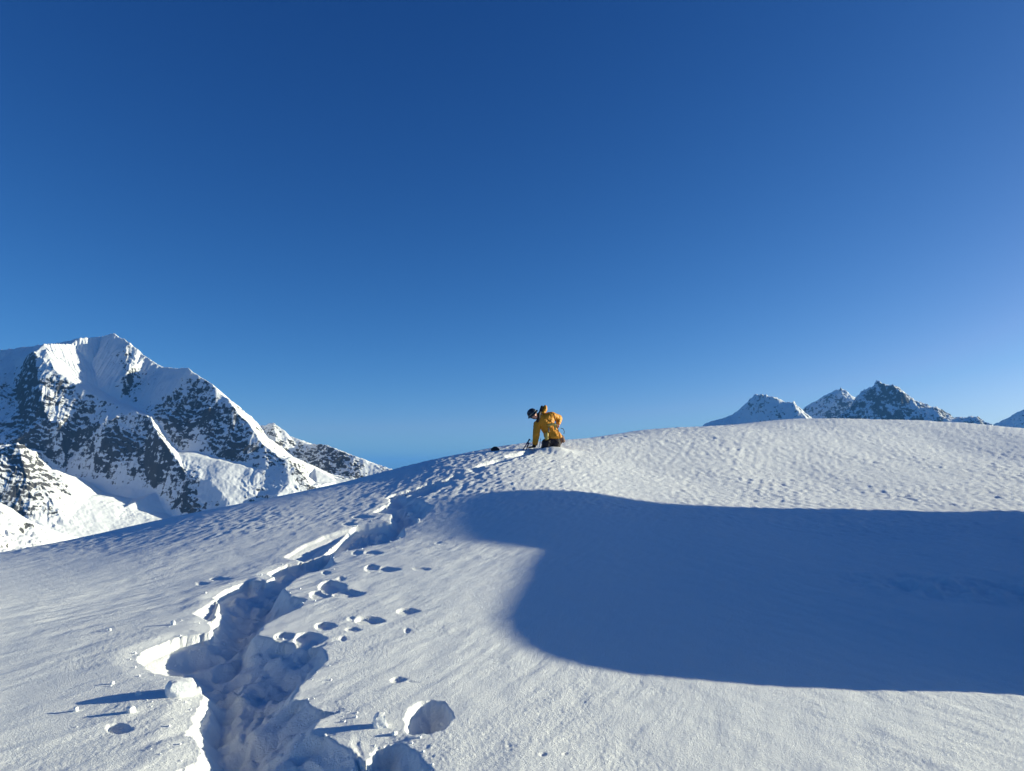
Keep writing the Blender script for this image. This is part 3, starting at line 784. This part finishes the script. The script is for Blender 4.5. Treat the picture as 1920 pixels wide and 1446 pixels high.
def grown(name, chains, mat, parent, voxel=0.014, smooth=4, wrinkle=0.0, seed=0):
    """fuse the limbs into one continuous skin"""
    bm = bmesh.new()
    for c in chains:
        hull(bm, c)
    me = bpy.data.meshes.new(name); bm.to_mesh(me); bm.free()
    o = bpy.data.objects.new(name, me); COL.objects.link(o)
    r = o.modifiers.new('r', 'REMESH'); r.mode = 'VOXEL'; r.voxel_size = voxel
    s = o.modifiers.new('s', 'SMOOTH'); s.iterations = smooth; s.factor = 0.5
    dg = bpy.context.evaluated_depsgraph_get()
    me2 = bpy.data.meshes.new_from_object(o.evaluated_get(dg))
    o.modifiers.clear(); o.data = me2; bpy.data.meshes.remove(me)
    me2.name = name
    if wrinkle:
        n_ = len(me2.vertices); co = np.zeros(n_ * 3); no = np.zeros(n_ * 3)
        me2.vertices.foreach_get('co', co); me2.vertices.foreach_get('normal', no)
        co = co.reshape(-1, 3); no = no.reshape(-1, 3)
        w = fbm(co[:, 0] * 9 + co[:, 1] * 6 + seed, co[:, 2] * 16 + co[:, 1] * 5, 3)
        w = 1 - 2 * np.abs(w)
        co = co + no * (wrinkle * w)[:, None]
        me2.vertices.foreach_set('co', co.ravel())
    me2.polygons.foreach_set('use_smooth', np.ones(len(me2.polygons), bool))
    me2.materials.clear(); me2.materials.append(mat)
    o.parent = parent
    return o

def tube(name, pts, r, mat, parent, seg=8):
    bm = bmesh.new()
    rings = []
    pts = [Vector(p) for p in pts]
    for i, p in enumerate(pts):
        t = (pts[min(i + 1, len(pts) - 1)] - pts[max(i - 1, 0)]).normalized()
        a = t.cross(Vector((0.3, 1, 0.1))).normalized(); b = t.cross(a)
        rr = r[i] if isinstance(r, (list, tuple)) else r
        rings.append([bm.verts.new(p + a * rr * math.cos(2 * math.pi * k / seg) + b * rr * math.sin(2 * math.pi * k / seg)) for k in range(seg)])
    for q, w in zip(rings[:-1], rings[1:]):
        for k in range(seg):
            bm.faces.new((q[k], q[(k + 1) % seg], w[(k + 1) % seg], w[k]))
    bm.faces.new(rings[0][::-1]); bm.faces.new(rings[-1])
    bmesh.ops.recalc_face_normals(bm, faces=bm.faces[:])
    me = bpy.data.meshes.new(name); bm.to_mesh(me); bm.free()
    me.polygons.foreach_set('use_smooth', np.ones(len(me.polygons), bool))
    return link_mesh(name, me, mat, parent)

M_SKIN = plain('skin', (0.62, 0.34, 0.26), 0.5, 0, 20)
M_JACKET = plain('yellow_shell', (0.60, 0.25, 0.015), 0.55, 0.004, 26)
M_LINING = plain('dark_lining', (0.02, 0.018, 0.02), 0.7)
M_TROUSER = plain('dark_trousers', (0.030, 0.024, 0.028), 0.75, 0.003, 30)
M_LIT_SEAT = plain('lit_trousers', (0.16, 0.10, 0.085), 0.8, 0.003, 30)  # sunlight on the dark trousers, put in as a lighter brown
M_HELMET = plain('black_helmet', (0.018, 0.020, 0.026), 0.32, 0, 10, 0.5)
M_GLOVE = plain('black_glove', (0.015, 0.017, 0.017), 0.75, 0.003, 40)
M_STRAP = plain('red_brown_strap', (0.10, 0.03, 0.02), 0.7)
M_GREY = plain('grey_webbing', (0.28, 0.30, 0.26), 0.7)
M_POUCH = plain('pale_pouch', (0.52, 0.38, 0.10), 0.6, 0.003, 30)
M_NAVY = plain('navy_grip', (0.015, 0.022, 0.07), 0.6, 0.002, 60)
M_BLUE = plain('blue_shaft', (0.05, 0.16, 0.40), 0.35, 0, 20, 0.5)
M_EYE = plain('eye', (0.01, 0.01, 0.012), 0.2)
M_LIP = plain('lip', (0.34, 0.10, 0.09), 0.5)

B = body_pt
person = bpy.data.objects.new('person', None); COL.objects.link(person)
person.location = (P0[0], P0[1], P0[2] - 0.03)
thing(person, 'climber in yellow shell jacket and black helmet bending down in the trench', 'person')

UP = Vector((-0.66, -0.22, 0.72)).normalized()
FW = Vector((0.30, -0.90, -0.12)); FW = (FW - UP * FW.dot(UP)).normalized()
SD_ = FW.cross(UP).normalized()
HC = B(572, 385, -0.20)
def head(a, b, c):
    """a sideways, b along the gaze, c up the skull"""
    return HC + SD_ * a + FW * b + UP * c

sh_l, el_l, wr_l = B(672, 640, -.12), B(655, 905, -.16), B(612, 1165, -.14)
sh_r, el_r, wr_r = B(1075, 400, -.02), B(1285, 465, .12), B(1262, 600, .02)
neck = B(735, 470, -.14)
hip = B(1130, 1010, 0)
kn_l, kn_r = B(900, 1180, -.12), B(1180, 1175, -.02)
ft_l, ft_r = B(850, 1500, -.02), B(1200, 1480, .12)
hand_r = wr_r + Vector((-.012, -.03, -.05))
body = grown('body', [
    [(head(0, .005, .045), .098), (head(0, .012, -.035), .084), (head(0, .035, -.085), .055)],
    [(head(0, .085, -.005), .016), (head(0, .108, -.030), .014)],
    [(head(.098, -.01, -.02), (.014, .018, .026)), (head(.100, -.012, -.04), .012)], [(head(-.098, -.01, -.02), (.014, .018, .026)), (head(-.100, -.012, -.04), .012)],
    [(head(0, -.02, -.06), .055), (neck, .062), (B(870, 560, -.06), .12), (B(1000, 800, -.02), .12), (hip, .13)],
    [(B(850, 520, -.08), .08), (sh_l, .055), (el_l, .045), (wr_l, .032)],
    [(B(900, 480, -.06), .08), (sh_r, .055), (el_r, .045), (wr_r, .034), (hand_r, (.042, .020, .045))],
    [(hip, .12), (kn_l, .075), (ft_l, .05)], [(hip, .12), (kn_r, .075), (ft_r, .05)],
    [(hand_r + Vector((-.030, -.004, -.030)), .012), (hand_r + Vector((-.048, -.020, -.052)), .011), (hand_r + Vector((-.050, -.034, -.072)), .009)],
    [(hand_r + Vector((-.010, -.006, -.040)), .012), (hand_r + Vector((-.022, -.024, -.068)), .011), (hand_r + Vector((-.026, -.040, -.088)), .009)],
    [(hand_r + Vector((.010, -.006, -.040)), .012), (hand_r + Vector((.004, -.024, -.066)), .011), (hand_r + Vector((-.002, -.040, -.084)), .009)],
    [(hand_r + Vector((.028, -.004, -.030)), .011), (hand_r + Vector((.028, -.020, -.052)), .010), (hand_r + Vector((.022, -.034, -.068)), .008)],
    [(hand_r + Vector((-.030, -.010, .012)), .013), (hand_r + Vector((-.058, -.024, .002)), .012), (hand_r + Vector((-.070, -.034, -.014)), .010)],
], M_SKIN, person, 0.0085, 2)
for s in (-1, 1):
    tube('eye', [head(.034 * s - .012, .098, .012), head(.034 * s, .101, .012), head(.034 * s + .012, .098, .012)], [.005, .009, .005], M_EYE, body)
tube('mouth', [head(-.024, .094, -.068), head(0, .099, -.070), head(.024, .094, -.068)], [.004, .008, .004], M_LIP, body)

jacket = grown('jacket', [
    [(B(790, 470, -.10), .10), (B(850, 560, -.07), (.185, .13, .15)), (B(960, 700, -.04), (.195, .15, .15)), (B(1060, 850, -.02), (.20, .16, .14)), (B(1125, 975, -.01), (.25, .19, .085))],
    [(B(830, 540, -.08), .11), (sh_l + Vector((.01, 0, 0)), .098), (el_l, .090), (B(622, 1150, -.14), .068)],
    [(B(930, 470, -.05), .13), (sh_r, .102), (el_r, .088), (wr_r, .056)],
    [(B(1000, 420, -.02), .11), (B(1010, 560, -.02), .14)],
], M_JACKET, person, 0.014, 4, 0.012, 3)
belt = grown('waist_bunch', [[(B(985, 672, -.20), .030), (B(1080, 645, -.21), .036), (B(1175, 655, -.19), .034), (B(1205, 705, -.18), .024)],
                             [(B(1150, 690, -.20), .024), (B(1165, 780, -.21), .020)]], M_POUCH, jacket, 0.009, 2, 0.006, 9)
hood = grown('hood', [[(B(905, 175, -.03), (.050, .075, .055)), (B(890, 250, -.03), (.062, .085, .050)), (B(840, 320, -.05), (.07, .09, .04))]], M_JACKET, jacket, 0.01, 3, 0.008, 5)
grown('hood_lining', [[(B(815, 165, -.06), (.040, .065, .040)), (B(800, 240, -.06), (.050, .075, .050)), (B(770, 300, -.08), (.04, .07, .04))]], M_LINING, hood, 0.01, 3)
grown('collar', [[(B(690, 560, -.20), .040), (B(720, 480, -.22), .045), (B(720, 380, -.20), .045), (B(760, 320, -.13), .040)]], M_LINING, jacket, 0.01, 3)
grown('pouch', [[(B(935, 905, -.21), (.050, .035, .040)), (B(930, 1030, -.21), (.058, .040, .035))]], M_POUCH, jacket, 0.009, 3, 0.004, 2)
tube('webbing', [B(985, 740, -.215), B(992, 790, -.225), B(990, 850, -.235)], .016, M_GREY, jacket)
tube('strap', [B(1120, 340, -.12), B(1150, 450, -.17), B(1185, 600, -.205), B(1240, 800, -.21), B(1290, 980, -.20), B(1330, 1150, -.14)], .011, M_STRAP, jacket)
tube('hem_cord', [B(1320, 745, -.10), B(1385, 760, -.08), B(1415, 830, -.07), B(1400, 900, -.08)], .008, M_LINING, jacket)
trousers = grown('trousers', [
    [(B(1130, 960, 0), (.19, .15, .10)), (B(1150, 1060, 0), (.19, .16, .09))],
    [(B(1040, 1090, -.03), .13), (B(935, 1170, -.14), .115), (B(880, 1290, -.10), .10), (ft_l, .085)], [(B(1230, 1080, 0), .13), (B(1190, 1150, -.06), .12), (ft_r, .085)],
    [(B(900, 1130, -.10), .095), (B(1150, 1080, -.05), .12)]], M_TROUSER, person, 0.014, 4, 0.008, 8)
grown('lit_seat', [[(B(1330, 1000, .02), (.09, .11, .08)), (B(1385, 1080, .02), (.06, .09, .05))]], M_LIT_SEAT, trousers, 0.012, 3, 0.005, 1)  # seat and thigh coloured as sunlit

# helmet: dome, brim all round, longer peak in front
def helmet_part(name, rad, zc, prof, mat, parent, peak=0.0):
    bm = bmesh.new(); seg = 28; rings = []
    for rr, zz in prof:
        ring = []
        for k in range(seg):
            a = 2 * math.pi * k / seg
            f = 1 + peak * max(0, math.sin(a)) ** 3 * (rr > .9)
            p = HC + SD_ * (rr * rad * math.cos(a) * f) + FW * (rr * rad * 1.12 * math.sin(a) * f + .0) + UP * (zc + zz)
            ring.append(bm.verts.new(p))
        rings.append(ring)
    for q, w in zip(rings[:-1], rings[1:]):
        for k in range(seg):
            bm.faces.new((q[k], q[(k + 1) % seg], w[(k + 1) % seg], w[k]))
    bm.faces.new(rings[-1])
    bmesh.ops.recalc_face_normals(bm, faces=bm.faces[:])
    me = bpy.data.meshes.new(name); bm.to_mesh(me); bm.free()
    me.polygons.foreach_set('use_smooth', np.ones(len(me.polygons), bool))
    return link_mesh(name, me, mat, parent)
helmet = helmet_part('helmet', .128, .03, [(.86, -.012), (1.0, -.010), (1.0, .02), (.97, .055), (.87, .09), (.68, .118), (.40, .136), (.12, .142)], M_HELMET, person)
helmet_part('brim', .128, .03, [(.96, -.004), (1.30, -.020), (1.32, -.012), (.97, .012), (.5, .012)], M_HELMET, helmet, .12)
tube('headlamp_band', [head(.10 * math.cos(a) * 1.30, .112 * math.sin(a) * 1.30, .062) for a in np.linspace(0, math.pi, 12)], .008, M_GREY, helmet)
tube('chin_strap', [head(.108, .01, .02), head(.085, .05, -.07), head(.04, .075, -.125), head(-.04, .075, -.125), head(-.085, .05, -.07), head(-.108, .01, .02)], .009, M_LINING, helmet)

# gloved hand pressed on the snow, fingers pointing along the slope
gp = B(585, 1245, -.16)
grown('glove', [
    [(B(618, 1150, -.14), .058), (B(605, 1205, -.15), .050), (gp, (.055, .05, .032))],
    [(gp + Vector((-.035, -.035, -.008)), .019), (gp + Vector((-.085, -.045, -.010)), .017), (gp + Vector((-.120, -.048, -.026)), .014)],
    [(gp + Vector((-.045, -.012, -.006)), .019), (gp + Vector((-.100, -.015, -.008)), .018), (gp + Vector((-.140, -.016, -.026)), .014)],
    [(gp + Vector((-.040, .014, -.006)), .019), (gp + Vector((-.092, .018, -.008)), .018), (gp + Vector((-.130, .020, -.026)), .014)],
    [(gp + Vector((-.030, .036, -.008)), .017), (gp + Vector((-.072, .045, -.010)), .016), (gp + Vector((-.100, .050, -.026)), .013)],
    [(gp + Vector((-.002, -.045, -.008)), .019), (gp + Vector((-.030, -.080, -.012)), .017), (gp + Vector((-.055, -.095, -.024)), .014)],
], M_GLOVE, person, 0.0095, 2)

# poles stuck in the snow beside the glove
def pole(top, foot, label, mat_grip, mat_shaft, r=.008, grip=True):
    base = Vector((P0[0], P0[1], P0[2])) + foot
    e = bpy.data.objects.new('trekking_pole', None); COL.objects.link(e); e.location = base
    thing(e, label, 'trekking pole', 'poles planted beside the climber')
    d = top - foot; n = d.normalized()
    tube('shaft', [n * -.45, d * .5, d * .8], r, mat_shaft, e)
    if grip:
        tube('grip', [d - n * .15, d - n * .13, d - n * .07, d - n * .03, d - n * .005, d], [.014, .019, .017, .021, .024, .015], mat_grip, e)
        tube('wrist_strap', [d - n * .01, d + Vector((.035, -.02, -.04)), d + Vector((.030, -.02, -.11)), d - n * .10], .006, mat_grip, e)
    else:
        tube('grip', [d - n * .05, d - n * .03, d], [.010, .012, .010], mat_grip, e)
pole(B(478, 1072, -.24), B(330, 1305, -.24), 'leaning navy trekking pole with the taller grip beside the black glove', M_NAVY, M_NAVY, .013)
pole(B(452, 1165, -.18), B(405, 1300, -.18), 'shorter navy trekking pole between the taller pole and the glove', M_NAVY, M_NAVY, .012)
pole(B(800, 1020, .30), B(772, 1150, .30), 'thin blue pole standing behind the climber between arm and thigh', M_BLUE, M_BLUE, .009, False)

# ------------------------------------------------------------------ thin mountain air
hz_m = bpy.data.materials.new('thin_air'); hz_m.use_nodes = True
_hn = hz_m.node_tree; _hn.nodes.remove(_hn.nodes['Principled BSDF'])
_pv = _hn.nodes.new('ShaderNodeVolumePrincipled')
_pv.inputs['Color'].default_value = (0.12, 0.40, 1.0, 1)
_pv.inputs['Density'].default_value = 1.5e-5
_hn.links.new(_pv.outputs[0], _hn.nodes['Material Output'].inputs['Volume'])
bm = bmesh.new(); bmesh.ops.create_cube(bm, size=1.0)
for v in bm.verts:
    v.co = Vector((v.co.x * 250000, v.co.y * 250000, -1500 if v.co.z < 0 else 1720))
me = bpy.data.meshes.new('haze'); bm.to_mesh(me); bm.free()
hz = link_mesh('haze', me, hz_m); hz['kind'] = 'stuff'; hz['label'] = 'thin blue mountain haze'
